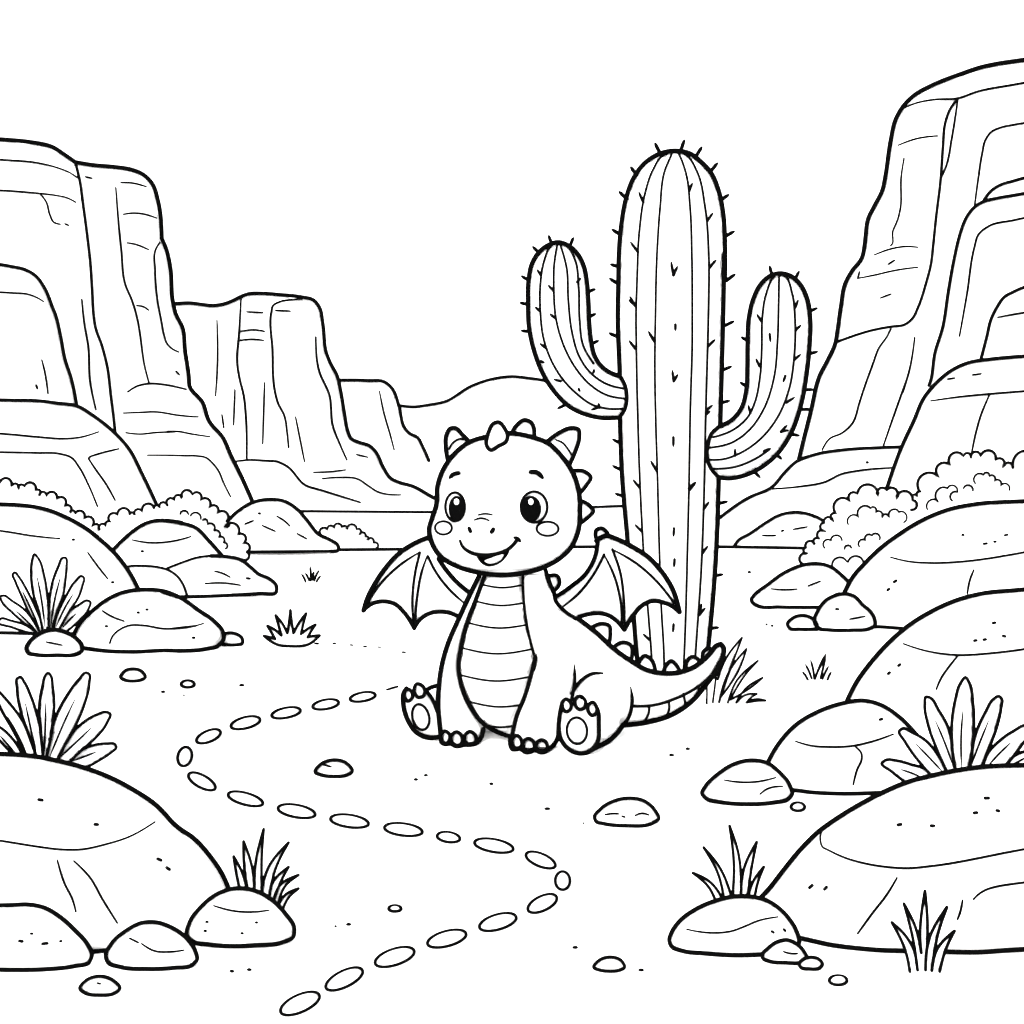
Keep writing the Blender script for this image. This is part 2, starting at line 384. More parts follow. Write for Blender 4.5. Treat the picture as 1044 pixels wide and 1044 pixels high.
# far
o = segs(('O:300,250 340,215 390,170 450,135 520,122 590,132 640,165 680,210 730,270 780,295 812,318 815,335 780,342', 3.2), ('O:780,342 430,345', 2.6), 'O:430,345 300,345 300,250')
rock('boulder', 'smooth far mound with small dashes, left of the tiny bush', o, thin('O:415,227 452,212', 'O:490,233 545,257', 'O:552,193 580,210 608,235', 'O:638,267 680,290') + dots('O:478,181'), 32.1, .9)
o = segs(('I:360,607 380,580 440,545 520,490 600,445 690,430 770,445 840,480 900,540 925,612', 2.9), 'I:925,612 360,612')
rock('boulder', 'far low dome rock just right of the cactus, half behind the wide bush', o, thin('I:508,553 578,553', 'I:607,530 622,525', 'I:673,520 747,507'), 34.2, .8)
# left middle
o = segs(('P:-140,535 -60,518 N:62,233 150,240 250,260 350,300 450,355 540,425 600,480 680,580 735,680', 3.9), 'P:141,600 152,645', ('P:152,645.5 90,646 N:190,918 62,915 P:-140,645', 3.0), 'P:-140,645 -140,535')
rock('boulder', 'big rounded boulder at the left edge behind the upper agave', o, thin('P:-60,535 N:62,380 150,395 250,407 318,413', 'N:467,487 520,560 572,625') + dots('N:390,418', 'N:600,645'), 13.8, .9)
o = segs(('N:560,520 600,475 660,415 720,365 770,335 830,318 900,318 970,328 O:60,210 130,220 210,245 260,295 318,360', 3.5), 'P:226,566 240,607! 105,607! 107,570')
rock('boulder', 'rounded boulder directly below the curly bush, with a curved crease', o, thin('N:703,420 800,435 870,433 960,418 1015,402') + dots('N:757,480'), 19.1, .35)
o = segs(('O:85,415 150,390 210,370 270,362', 1.9), ('O:270,362 330,365 400,380 440,410 475,440 520,460 550,490 550,515 480,522 300,532 140,537', 3.2), 'O:140,537 60,537! 60,430! 85,415')
rock('boulder', 'low flat-topped rock tapering to the right in front of the curly bush', o, thin('O:287,427 320,436 353,453', 'O:247,480 330,478 397,487') + thin('O:422,457 438,459', w=2), 18.6, .25)
o = segs(('N:640,575 675,563 760,558 840,565 890,578 940,610 970,650 995,715', 1.9), 'P:190.5,607 120,608! 122.6,580')
rock('boulder', 'small thin-lined rock wedged between the left-edge boulder and the tapering rock', o, [], 18.3, .12)
o = segs(('N:385,950 395,920 430,860 490,800 560,745 640,705 720,688 800,685 880,695 940,718 O:60,512 140,540 220,595 290,645 322,685 325,715 300,745 250,758 130,766', 3.8), ('O:130,766 N:900,1008 700,1015 560,1010 440,995 370,990', 3.6), 'P:71,659.7 73.7,652')
rock('boulder', 'broad boulder with a wavy crease, right of the upper agave', o, thin('N:545,797 580,820 660,852', 'N:583,970 600,930 640,895 690,875 760,875 870,892 960,890 1044,877 O:100,672 170,668 240,650', w=1.6) + dots('N:735,806', 'N:782,790', 'N:566,879', 'N:1030,940', 'O:198,711'), 12.3, .5)
o = segs(('O:310,700 325,695 350,690 380,695 405,715 405,735 380,740 330,739 310,735', 2.9), 'O:310,735 310,700')
rock('rock', 'half-hidden small stone poking out at the right end of the broad creased boulder', o, [], 12.7, .06)
rock('rock', 'small smooth rock at the foot of the upper agave', 'N:140,1000 155,965 200,925 240,905 290,898 350,912 400,940 435,985 435,1010 410,1025 300,1033 190,1030 150,1020', thin('N:245,963 330,980'), 11.98, .14, 3.6)
# left front
o = segs(('P:-160,800 -60,772 Q:62,570 180,580 300,603 460,645 600,700 720,765 830,840 880,890 915,930 R:600,18 640,45 700,110 740,170 760,215', 4.3), 'P:233,906 236,935 215,952 150,958 R:355,420', ('R:355,420 300,425 P:-160,968', 3.8), 'P:-160,968 -160,800')
rock('boulder', 'huge boulder in the lower left corner carrying an agave on its top', o, thin('P:-60,848 12,859 37,863 61,866 83,866 107,861 132,853 158,838', 'R:190,120 215,200 240,250 252,292', 'R:245,123 300,180 340,250 390,330', w=1.7)
     + [(p, 2.6, None) for p in (path('R:524,116 536,121')[0], path('R:554,145 564,152')[0], path('Q:205,810 225,813')[0], path('Q:504,942 520,943')[0])], 4.32, .5)
o = segs(('P:-60,930 -25,924 R:40,270 90,268 150,280 200,310 250,355 290,400 305,435 295,460 250,472 150,483 40,485 P:-60,985', 3.7), 'P:-60,985 -60,930')
rock('boulder', 'dotted rock cut off by the left edge, in front of the huge agave boulder', o, [(p, 2.4, None) for p in (path('R:64,389 74,391')[0], path('R:141,399 157,397')[0])] + dots('R:105,365', 'R:202,390'), 4.15, .1)
rock('boulder', 'rock with a jagged crack, between the dotted edge rock and the grassy rock', 'R:352,440 370,400 420,355 470,330 520,328 570,345 620,380 650,425 655,450 640,468 580,478 490,482 400,475 360,460', thin('R:430,380 460,395', 'R:470,398 515,423 560,426 612,420'), 4.17, .1, 3.7)
rock('boulder', 'speckled rock with long grass sprouting behind it, at the huge agave boulder', 'R:622,370 630,330 670,275 720,235 780,215 840,220 900,250 950,300 978,345 975,375 940,393 850,403 780,406 690,400 640,390', thin('R:710,272 780,290 840,293 895,287') + dots('R:688,326', 'R:682,356', 'R:805,364', 'R:853,328'), 4.32, .1, 3.8)
rock('rock', 'small dome stone alone near the lower left corner', 'R:266,548 285,522 330,507 375,520 398,548 383,561 330,569 282,561', thin('R:322,529 334,532'), 3.97, .08, 3.0)
# middle ground stones
rock('rock', 'small dome stone below the broad creased boulder', 'X:75,165 90,143 117,137 145,145 157,165 140,174 115,177 90,174', [], 10.4, .07, 2.8)
rock('rock', 'dome stone with a short dash inside the upper trail bend, left of the dragon', 'X:722,480 740,455 785,440 825,450 845,478 828,489 785,494 742,489', thin('X:748,455 775,462'), 6.95, .1, 3.2)
rock('rock', 'dome stone with three small marks right of the trail, below the dragon foot', 'Z:238,300 260,270 310,240 365,230 420,240 460,275 473,305 455,318 350,330 270,322 245,315', thin('Z:277,290 305,286 327,287', 'Z:338,295 350,299', 'Z:387,293 415,285 437,291'), 5.92, .12, 3.2)
rock('rock', 'plain little dome stone at the bottom centre', 'Z:235,850 255,825 295,813 335,825 348,850 330,860 293,864 258,860', [], 4.12, .06, 2.8)
# right middle
o = segs(('I:450,890 470,865 530,820 620,755 720,712 790,703 870,720 930,765 965,800 990,850', 3.3), 'I:990,850 980,938', ('I:980,936 810,935 600,933 480,925 452,905 450,890', 3.2))
rock('boulder', 'long pointed flat rock below the wide bush', o, thin('I:553,837 620,842 692,838', 'I:750,822 817,796'), 16.9, .5)
o = segs('P:1190,641 1190,512', ('P:1190,512 1100,510 H:1000,598 850,608 740,630 640,670 540,730 460,790 S:200,70 130,150 85,235', 3.9), 'S:85,235 75,300 80,420', ('S:80,420 255,412 410,422 700,424', 2.8), 'S:700,424 P:1190,641')
rock('boulder', 'rearmost of the three big right-edge boulders, just below the tall bush', o, thin('S:335,43 420,63 560,73 700,67 985,27 P:1100,550', 'S:777,110 760,150 742,235', w=1.7) + [(path('S:352,174 364,166')[0], 2.2, None), (path('S:318,217 326,211')[0], 2.2, None), (path('H:882,769 894,767')[0], 1.8, None), (path('H:966,734 978,732')[0], 1.6, None)] + dots('H:798,733', 'H:927,760'), 14.5, .8)
rock('boulder', 'lumpy small boulder in front of the pointed flat rock', 'I:785,1000 800,960 850,895 920,862 S:40,243 90,237 140,250 185,295 230,335 250,375 250,405 220,422 130,430 0,428 P:836,641 I:790,1025', thin('S:117,372 198,357') + [(path('S:44,318 56,319')[0], 1.8, None)], 14.2, .2, 3.2)
o = segs(('P:833,637 829,631 822,627.7 814,627.7 806,631.6 802.6,636 805,640.5 815,641.5 833,641.5', 2.9), 'P:833,641.5 840,638! 833,637')
rock('rock', 'little stone tucked against the left side of the lumpy boulder', o, [], 14.35, .08)
o = segs('P:1190,790 1190,590', ('P:1190,590 1100,596 S:985,218 850,230 700,265 560,325 430,405 320,500 230,600 150,710 100,810', 4.1), 'S:100,810 90,900 100,1200', 'S:100,1200 P:1190,790')
rock('boulder', 'middle of the three big right-edge boulders, behind the right agave', o, thin('S:402,503 500,535 600,555 700,563 850,555 985,540 P:1100,651', 'S:690,568 640,630 600,690 577,745', w=1.8)
     + [(path(q)[0], 2.2, None) for q in ('S:879,392 891,390', 'S:779,486 791,484', 'S:829,481 841,479', 'S:932,461 944,463', 'S:375,620 385,612', 'S:320,663 330,655')], 7.0, .6)
o = segs(('T:380,690 395,650 440,570 530,470 640,405 760,365 860,353 U:250,243 300,263 350,295 400,336 470,410 520,465', 3.9), 'P:943.6,759 955,800', ('P:955,806 T:940,798 750,802 600,795 515,785 400,785', 3.6), 'T:400,785 380,690')
rock('boulder', 'rounded rock with a forked crack, left of the right agave', o, thin('T:528,550 600,570 700,577 800,572 900,550 1000,515', 'U:150,480 178,510 180,540 155,600 135,678', w=1.8) + [(path('U:277,332 289,329')[0], 2.2, None)], 6.55, .3)
rock('boulder', 'smaller dome rock with two creases in front of the forked-crack rock', 'T:75,800 90,770 150,710 230,660 310,642 390,655 450,700 500,765 510,805 490,828 420,845 300,853 160,842 95,825', thin('T:182,737 260,747 340,745 432,725', 'T:355,805 390,780 465,767'), 6.28, .15, 3.7)
# right front
o = segs('P:1190,968 1190,775', ('P:1190,775 1100,779 U:985,575 880,578 760,590 640,610 550,630 420,665 290,720 230,750 0,890 V:880,75 760,190 670,300 600,390 550,445', 4.3), 'V:550,445 530,520 600,640', ('V:600,640 760,660 850,680 W:0,620 150,640 300,652 420,655 620,660 800,662 985,650 P:1190,966', 4.0))
rock('boulder', 'huge front boulder in the lower right carrying an agave on its top', o, thin('V:873,95 868,140 880,175 W:0,117 80,155 200,190 330,210 430,215 540,205 985,125 P:1100,855', 'W:368,265 310,360 240,450 158,563', 'P:1100,896 W:985,298 900,312 840,330 800,355 775,380', 'W:717,385 705,445 690,487', w=1.9)
     + [(path(q)[0], 2.6, None) for q in ('U:836,750 856,749', 'U:778,829 794,827', 'U:899,816 911,818', 'U:372,893 390,889', 'U:549,897 565,898', 'V:810,392 826,378', 'V:890,400 902,388')], 4.3, .5)
o = segs(('V:600,744 400,750 250,740 140,728 75,700 65,670 75,635 120,570 200,510 310,462 420,438 500,440 570,455 640,495 700,555 740,620 755,680 740,720', 3.9), 'V:740,720 600,744')
rock('boulder', 'smooth rock with grass sprouting behind it, against the huge lower-right boulder', o, thin('V:157,613 230,627 320,632 400,622 460,600 540,567 643,547') + [(path('V:610,624 620,630')[0], 2.0, None), (path('V:674,613 682,621')[0], 2.0, None)], 4.25, .12)
rock('rock', 'small rock with one dash, in front of the smooth grassy rock', 'V:560,750 590,715 640,680 690,670 740,690 780,730 795,765 770,785 680,790 590,780 562,765', thin('V:672,732 710,742 747,742'), 4.18, .04, 3.3)
rock('rock', 'small plain stone touching the right side of the one-dash rock', 'V:755,800 775,775 820,762 860,772 880,800 865,818 810,823 765,815', [], 4.12, .03, 2.9)

# ------------------------------------------------------------------ pebbles and trail stones lying on the ground
def gpt(x, y, z=0.0):
    d = float(gd(y)); return np.array([(x - XC) * d / FPX, d, z])
def flat_stone(name, label, cat, group, el, w, hgt):
    c = el[:-1].mean(0); o = gpt(*c); g = Geo()
    rim = [gpt(x, y, hgt * .15) for x, y in el[:-1]]; n = len(rim); cz = gpt(c[0], c[1], hgt)
    mid = [(r * .55 + cz * .45) * [1, 1, 0] + [0, 0, hgt * .85] for r in rim]; low = [r * [1, 1, 0] - [0, 0, .01] for r in rim]
    v = rim + mid + [cz] + low; f = []
    for i in range(n):
        j = (i + 1) % n
        f += [(i, j, n + j, n + i), (n + i, n + j, 2 * n), (2 * n + 1 + i, 2 * n + 1 + j, j, i)]
    g.add(v, f, 0)
    Y = gd(el[:, 1]); R = (w * WMUL + WADD) * .5 * Y / FPX
    tube(g, [P3(x, y, d * (1 - .9 * r / HCAM)) for (x, y), d, r in zip(el, Y, R)], R)
    return tag(g.build(name, o), label, cat, group)
GT = 'oval stones of the winding trail'
TR = [('X', 880, 230, 43, 14, -10, "oval trail stone closest to the dragon's left foot"),
      ('X', 757, 255, 44, 15, -10, 'oval trail stone one step further from the foot than the closest'),
      ('X', 625, 283, 49, 16, -11, 'long oval trail stone midway along the upper trail run'),
      ('X', 490, 316, 50, 18, -14, 'oval trail stone between the upper run middle and the tilted one by the left bend'),
      ('X', 367, 361, 43, 18, -22, 'steeply tilted oval trail stone just above the left bend'),
      ('X', 288, 428, 23, 32, 15, 'small upright oval trail stone at the tip of the left bend'),
      ('X', 345, 511, 50, 20, 28, 'oval trail stone tilted down to the right just below the left bend'),
      ('X', 490, 569, 60, 19, 15, 'oval trail stone below left of the dome stone with a dash'),
      ('X', 660, 610, 63, 20, 10, 'flat oval trail stone in the middle of the run under the dome stone'),
      ('X', 836, 643, 64, 20, 8, 'flat oval trail stone directly below the dome stone with a dash'),
      ('Y', 387, 368, 68, 21, 7, 'flattest oval trail stone, left of the shortest one'),
      ('Y', 547, 395, 41, 17, 8, 'shortest lying oval trail stone, under the dragon belly'),
      ('Y', 708, 425, 70, 22, 10, 'long oval trail stone right of the shortest one'),
      ('Y', 874, 476, 56, 22, 22, 'oval trail stone sloping down just above the right bend'),
      ('Y', 952, 549, 26, 32, 0, 'small round trail stone at the tip of the right bend'),
      ('Y', 880, 630, 56, 25, -25, 'oval trail stone tilted just below the right bend'),
      ('Y', 722, 696, 68, 26, -16, 'oval trail stone two places below the right bend'),
      ('Y', 541, 755, 71, 26, -15, 'oval trail stone halfway along the lowest trail run'),
      ('Y', 356, 820, 73, 28, -18, 'oval trail stone lower left of the halfway one on the lowest run'),
      ('Y', 177, 898, 72, 28, -26, 'largest steep oval trail stone near the bottom edge'),
      ('Y', 20, 985, 75, 30, -24, 'trail stone at the bottom edge, last of the trail')]
for f, cx, cy, rx, ry, an, lb in TR:
    flat_stone('trail_stone', lb, 'trail stone', GT, ellipse(f, cx, cy, rx, ry, an), 2.3, .006)
GP = 'pebbles scattered over the sand'
for f, cx, cy, rx, ry, lb in [('X', 298, 187, 22, 11, 'small flat oval pebble right of the dome stone, upper left'), ('Y', 357, 648, 22, 10, 'small flat oval pebble above the lowest trail run'),
                              ('T', 538, 866, 33, 19, 'flat oval pebble at the two-crease dome rock'), ('V', 963, 884, 47, 24, 'flat oval pebble at the bottom, left of the front grass tuft')]:
    flat_stone('pebble', lb, 'pebble', GP, ellipse(f, cx, cy, rx, ry), 2.5, .006)
def speck(label, a, b, w=2.2):
    p = np.array([q[:2] for q in parse(a + ' ' + b)]); g = Geo(); Y = gd(p[:, 1]); R = (w * WMUL + WADD) * .5 * Y / FPX
    pts = np.array([P3(x, y, d * (1 - .85 * r / HCAM)) for (x, y), d, r in zip(p, Y, R)])
    t = np.linspace(0, 1, 5)[:, None]; tube(g, pts[0] * (1 - t) + pts[1] * t, np.interp(t[:, 0], [0, 1], R) * [.8, 1, 1.05, 1, .8], 10)
    return tag(g.build('pebble', gpt(*p.mean(0))), label, 'pebble', GP)
speck('black speck pebble left below the flat oval pebble, upper left', 'X:212,213', '220,213')
speck('tiny round speck pebble right below the flat oval pebble, upper left', 'X:284,224', '287,224', 1.2)
speck('dash-like dark pebble above the upper trail run', 'X:472,191', '484,191')
speck('thin dark sliver lying between the first trail stone and the dragon foot', 'X:960,206', '997,195', 1.6)
speck('faint dark pebble touching the right side of the star-shaped plant', 'X:721,52', '733,53', 1.4)
speck('faint dark pebble a little right of the star-shaped plant', 'X:781,52', '790,52', 1.2)
speck('faint pebble third in the dotted row right of the star-shaped plant', 'X:838,57', '848,58', 1.0)
speck('faint pebble midway in the dotted row toward the left wing', 'X:883,63', '893,63', 1.2)
speck('faint pebble just left of the end of the dotted row', 'X:930,64', '940,65', .7)
speck('faint pebble at the right end of the dotted row under the left wing', 'X:1011,81', '1022,82', 1.2)
speck('dark pebble below the dragon, left one of a close pair', 'Y:427,190', '436,190')
speck('dark pebble below the dragon, right one of a close pair', 'Y:463,175', '471,175')
speck('dark pebble below the dragon front paws', 'Y:695,205', '703,206')
speck('dark dash pebble between the dragon paws and the right trail bend', 'Z:57,268', '72,268')
speck('tiny dot pebble left of the three-mark dome stone', 'Z:197,321', '199,321', 1.4)
speck('dark pebble right of the dragon foot, lower left of a pair', 'Z:515,71', '527,71')
speck('dark pebble right of the dragon foot, upper right of a pair', 'Z:575,48', '585,48')
speck('dark pebble upper left of the plain bottom dome stone', 'Z:160,777', '174,777')
speck('dark pebble right of the plain bottom dome stone', 'Z:402,860', '416,860')
speck('round dot pebble, left of a pair above the lowest trail run', 'Y:145,711', '148,711', 1.8)
speck('dark dash pebble, right of a pair above the lowest trail run', 'Y:187,704', '199,704')
speck('dark pebble below the grassy speckled rock, left of a pair', 'R:766,489', '776,490')
speck('dark pebble below the grassy speckled rock, right of a pair', 'R:824,484', '834,485')
speck('dark pebble between the cactus and the pointed flat rock', 'I:433,748', '443,748')
speck('small dot pebble left of the little stone by the lumpy boulder', 'I:528,1026', '532,1027', 1.6)
speck('small dot pebble beside another, nearer the lumpy boulder', 'I:556,1033', '564,1034', 1.6)

# ------------------------------------------------------------------ plants
def leaf(name, parent, s, w, D, T, ribs=(), corner=True, rw=1.4):
    """open leaf outline: inked along the traced edge, closed at the base without ink"""
    ps = path(s, 1.6); poly = np.vstack(ps); sz = max(np.ptp(poly, axis=0))
    return solid(name, (poly, [(p, w) for p in ps]), [(r, rw, (.5, .3)) for r in ribs], D, T, 'round', parent, spacing=max(1.2, sz / 14))
def plant(name, label, cat, group, base, D, leaves, w, T, step, part='leaf'):
    b = parse(base)[0]; r = empty(name, (P3(b[0], b[1], D)[0], D, max(0, P3(b[0], b[1], D)[2])))
    tag(r, label, cat, group)
    for i, lf in enumerate(leaves):
        s, ribs = (lf, ()) if isinstance(lf, str) else (lf[0], lf[1:])
        leaf(part, r, s, w, D + i * step, T, ribs)
    return r
GA = 'agave rosettes among the rocks'
plant('agave', 'agave rosette behind the small smooth rock, before the big left-edge boulder', 'agave', GA, 'N:270,905', 12.12, [
    ('N:228,910 205,800 175,700 165,600 170,530 183,495 205,520 235,610 255,740 258,910', 'N:198,622 220,740 238,880'),
    ('N:250,910 262,740 280,640 310,560 335,515 348,515 355,560 350,620 335,720 300,810 275,910', 'N:320,622 290,740 270,880'),
    ('N:280,905 310,800 350,720 400,640 435,612 446,620 440,660 420,720 370,800 310,905', 'N:387,710 340,790 300,880'),
    ('N:240,905 185,770 140,680 100,615 78,592 68,600 80,640 110,710 150,800 215,915', 'N:120,695 160,780 210,890'),
    ('N:310,905 370,800 420,765 465,742 479,748 470,790 420,850 345,915', 'N:405,812 370,845 335,885'),
    ('N:215,915 190,870 130,790 62,742 20,715 0,720 10,750 62,805 150,880 200,918', 'N:88,800 150,860 195,905'),
    'N:200,918 130,870 62,850 0,840 -10,855 62,885 130,908 190,920'], 1.8, .02, .025)
plant('agave', 'large agave on top of the huge lower-left boulder, cut by the left edge', 'agave', GA, 'Q:200,580', 4.86, [
    ('Q:232,600 215,440 208,330 225,210 245,145 255,135 266,145 280,210 288,310 280,400 245,600', 'Q:243,297 240,420 235,575'),
    ('Q:245,600 265,470 300,360 360,250 420,170 460,135 472,140 475,190 450,300 400,420 350,510 295,615', 'Q:397,280 340,400 262,590'),
    ('Q:240,600 215,430 165,260 130,185 108,157 93,163 90,220 112,350 150,460 200,600', 'Q:135,300 160,420 195,575'),
    ('Q:300,620 360,490 430,410 510,360 570,345 585,352 570,400 500,490 430,550 350,630', 'Q:483,430 420,490 315,590'),
    ('Q:195,590 160,480 120,390 62,310 0,240 -40,200 -30,240 0,320 62,430 145,590', 'Q:40,370 100,480 145,575'),
    ('Q:355,630 430,550 500,520 570,512 610,515 619,530 590,560 530,600 440,650', 'Q:510,557 450,580 385,605'),
    ('Q:130,590 62,480 0,425 -60,400 -40,450 10,510 100,600', 'Q:0,470 90,575')], 2.3, .008, .012)
plant('agave', 'large agave on top of the huge lower-right boulder', 'agave', GA, 'U:715,600', 4.84, [
    ('U:683,620 662,480 660,350 680,220 705,140 733,107 755,140 772,240 778,360 770,480 748,620', 'U:720,278 710,400 712,600'),
    ('U:690,620 662,450 640,370 590,280 545,215 522,210 515,250 530,350 575,480 640,625', 'U:573,340 620,450 668,585'),
    ('U:745,615 770,480 790,400 840,290 880,225 912,208 925,220 922,270 900,370 860,480 815,600', 'U:855,340 810,450 758,590'),
    ('U:645,620 580,510 530,450 450,400 395,380 381,390 410,450 480,550 560,640', 'U:470,463 540,535 612,612'),
    ('U:815,600 860,500 920,440 985,395 1060,365 1080,385 1030,470 925,600', 'U:973,455 910,515 850,582'),
    ('U:565,640 510,590 450,572 370,550 305,548 287,562 340,610 430,680', 'U:390,598 440,615 500,640'),
    ('U:920,600 985,530 1060,500 1110,505 1070,560 985,610', 'U:1060,530 960,585')], 2.5, .008, .012)
plant('spiky_plant', 'small star-shaped spiky plant alone on the sand left of the dragon', 'plant', 'desert plants', 'O:612,740', 12.7, [
    'O:597,692 605,640 610,593! 615,640 623,692', 'O:572,702 560,660 547,615! 575,650 597,692', 'O:623,692 645,650 677,607! 665,650 655,695',
    'O:545,716 530,690 512,660! 545,678 572,702', 'O:655,695 685,672 717,655! 700,680 683,709',
    'O:610,746 550,738 497,703! 520,708 545,716', 'O:683,709 710,703 735,701! 690,737 610,746'], 2.3, .012, -.02)
# filler behind the leaf fan: its rosette heart
GG = 'grass tufts'
def grass(label, base, D, blades, w, T=.004, step=.006):
    return plant('grass_tuft', label, 'grass', GG, base, D, blades, w, T, step, 'blade')
grass('long grass tuft behind the speckled rock, at the huge lower-left boulder', 'R:865,240', 4.46, [
    'R:845,235 850,130 877,17! 870,120 872,240', 'R:825,235 812,140 810,58! 835,130 848,235', 'R:868,240 890,150 960,62! 920,140 893,255', 'R:800,230 785,160 777,108! 800,150 825,235',
    'R:890,250 910,190 960,143! 935,190 908,262', 'R:908,260 930,205 993,170! 950,205 923,278', 'R:923,275 950,235 993,215! 960,245 938,292'], 2.3)
grass('grass tuft of five tall blades behind the smooth rock, left of the huge lower-right boulder', 'V:420,450', 4.4, [
    'V:400,460 408,260 385,62! 430,200 445,460', 'V:358,470 325,320 247,177! 330,280 402,460', 'V:445,460 465,280 530,148! 505,270 480,460', 'V:318,480 275,390 190,313! 280,360 358,470', 'V:480,460 510,360 568,280! 540,350 515,465'], 2.3)
grass('grass tuft standing on the sand before the huge lower-right boulder', 'W:515,765', 4.1, [
    'W:497,660 492,600 517,335! 530,500 528,640 520,757', 'W:478,757 455,600 405,403! 470,540 497,665', 'W:520,757 540,590 635,420! 590,550 553,760', 'W:437,765 415,660 340,503! 410,570 460,655 472,720', 'W:556,745 580,650 675,548! 630,640 595,765'], 2.5, .003, -.004)
grass('dense dark grass tuft behind the tip of the dragon tail', 'T:190,362', 9.33, [
    'T:150,250 190,150 268,48! 215,190 157,360', 'T:157,360 200,220 290,102! 250,210 170,330', 'T:200,362 240,260 345,160! 290,220 215,340', 'T:240,362 290,290 368,242! 310,290 205,350', 'T:240,362 285,325 340,320! 315,335 290,360', 'T:290,360 340,345 382,352! 340,354 290,362',
    'T:97,365 98,340 98,280', 'T:127,360 135,300 142,240'], 1.5, .004, .006)
def strokes(label, base, D, lines, w):
    b = parse(base)[0]; r = empty('grass_tuft', (P3(b[0], b[1], D)[0], D, 0)); tag(r, label, 'grass', GG)
    for s in lines:
        p = path(s, 1.5)[0]; g = Geo(); W = widths(len(p), w * WMUL + WADD, (.85, .2)) * .5 * D / FPX
        tube(g, [P3(x, y, D) for x, y in p], W); g.build('blade', r.location, r)
strokes('tiny six-stroke grass tuft far out on the sand below the tiny bush', 'O:700,472', 21.4, ['O:675,473 668,455 655,437', 'O:690,468 683,450 672,433', 'O:697,468 697,435 693,400', 'O:705,465 707,445 712,425', 'O:712,468 720,445 735,420', 'O:722,472 730,458 742,445'], 1.8)
strokes('small grass tuft on the sand right of the dragon tail', 'T:632,250', 10.4, ['T:588,255 575,230 557,210', 'T:605,245 590,205 572,173', 'T:618,247 612,200 598,150', 'T:622,247 645,185 678,118', 'T:628,225 655,170 676,122', 'T:648,245 662,190 675,130', 'T:658,247 672,215 690,182', 'T:682,253 690,232 703,210'], 1.9)

# ------------------------------------------------------------------ cactus
DC = 11.0
cac = empty('saguaro_cactus', (P3(688, 690, DC)[0], DC, 0))
tag(cac, 'tall ribbed saguaro cactus with two upturned arms and short black spines, behind the dragon', 'cactus')
o = segs(('P:652,690 650,674 646,627 640,552 634,480 632.5,440 632,383 630,326 J:160,800 162,690 175,520 200,380 240,270 300,190 380,140 460,125 540,140 600,185 650,240 690,330 715,450 725,600 725,800 L:255,0 248,300 240,600 I:275,245 268,500 255,750 M:490,720 480,810', 4.4), 'P:719.5,690 652,690')
trunk = solid('trunk', o, [(s, 1.7, None) for s in (
    'J:420,138 395,150 340,230 300,350 270,550 258,800 252,1044 K:671,600 672,700 680,1044 P:651.8,480 656,563 660,616 664,668 665,686',
    'J:445,132 440,145 405,230 380,430 365,650 355,1044 K:770,700 775,1044 P:670,480 672.7,580 674,617 677,677 677,688',
    'J:475,132 485,150 520,250 540,420 550,700 552,1044 L:112,350 103,700 97,1044 P:701,555 697,679 696.5,688',
    'J:510,138 530,155 580,240 620,420 640,680 640,900 L:183,300 172,700 165,1044 P:715,580 709,669 708,685')], DC, .44, 'round', cac, spacing=7)
def make_arm(outl, cap, ribs, Dm, T):
    return solid('arm', segs((outl, 4.3), (cap, 3.6)), [(s, 1.8, None) for s in ribs], Dm, T, 'round', cac, spacing=4)
armA = make_arm('K:585,800 530,780 480,740 450,690 435,630 425,550 418,400 410,300 395,220 360,150 310,105 255,88 200,105 150,145 115,205 98,290 95,420 100,540 125,660 180,800 240,890 310,960 400,1005 500,1025 580,1022',
    'K:580,1022 610,980 622,920 612,850 585,800', ['K:225,100 215,110 180,190 160,320 160,450 180,610 230,740 290,830 360,900 440,955 520,975 605,975', 'K:252,95 235,200 232,330 245,500 290,650 350,760 430,850 510,900 615,922',
    'K:265,95 300,220 310,400 330,570 370,700 430,785 520,845 605,868', 'K:285,95 305,110 345,180 365,330 370,500 390,640 445,735'], 10.55, .22)
armB = make_arm('L:235,760 290,730 330,680 352,600 357,500 358,400 365,270 385,190 420,125 460,92 500,82 545,92 590,130 620,190 635,290 632,400 620,520 590,680 550,790 490,880 420,940 340,978 270,990 230,985',
    'L:230,985 195,945 178,890 182,840 200,790 235,760', ['L:485,87 475,95 440,170 422,280 420,400 412,540 390,650 360,715 300,770 205,808', 'L:497,86 495,200 490,380 475,540 430,680 370,770 290,830 185,855',
    'L:512,86 525,95 555,170 568,290 565,440 540,600 490,720 420,810 340,870 250,905 182,908', 'L:455,862 390,905 300,940 192,948'], 10.55, .22)
def bvh_of(ob, keep=None):
    me = ob.data; o = Vector(cac.location)
    fs = [tuple(p.vertices) for p in me.polygons if p.material_index == 0]
    return BVHTree.FromPolygons([tuple(v.co + o) for v in me.vertices], fs)
def spines(parent, f, items, w=2.9):
    w += .4
    bv = bvh_of(parent)
    for it in items:
        x0, y0, x1, y1 = it; g = Geo()
        ink(g, bv, path('%s:%g,%g %g,%g' % (f, x0, y0, x1 + .18 * (x1 - x0), y1 + .18 * (y1 - y0)), 1.5)[0], w, (1, .6), 10.8, lift=.8)
        ob = g.build('spine', cac.location); ob.location = (0, 0, 0); ob.parent = parent
spines(trunk, 'J', [(378,130,358,92),(255,250,230,217),(205,380,170,348),(170,570,133,547),(160,740,125,730),(155,830,120,808),(493,120,507,76),(575,150,598,112),(650,235,680,197),(708,385,740,362),(728,580,768,557),(735,815,772,787)], 2.9)
spines(trunk, 'J', [(292,398,272,353),(262,660,230,618),(250,950,225,908),(247,945,220,922),(535,340,550,303),(632,498,657,462),(643,748,673,712),(452,787,442,727),(452,787,470,747)], 2.0)
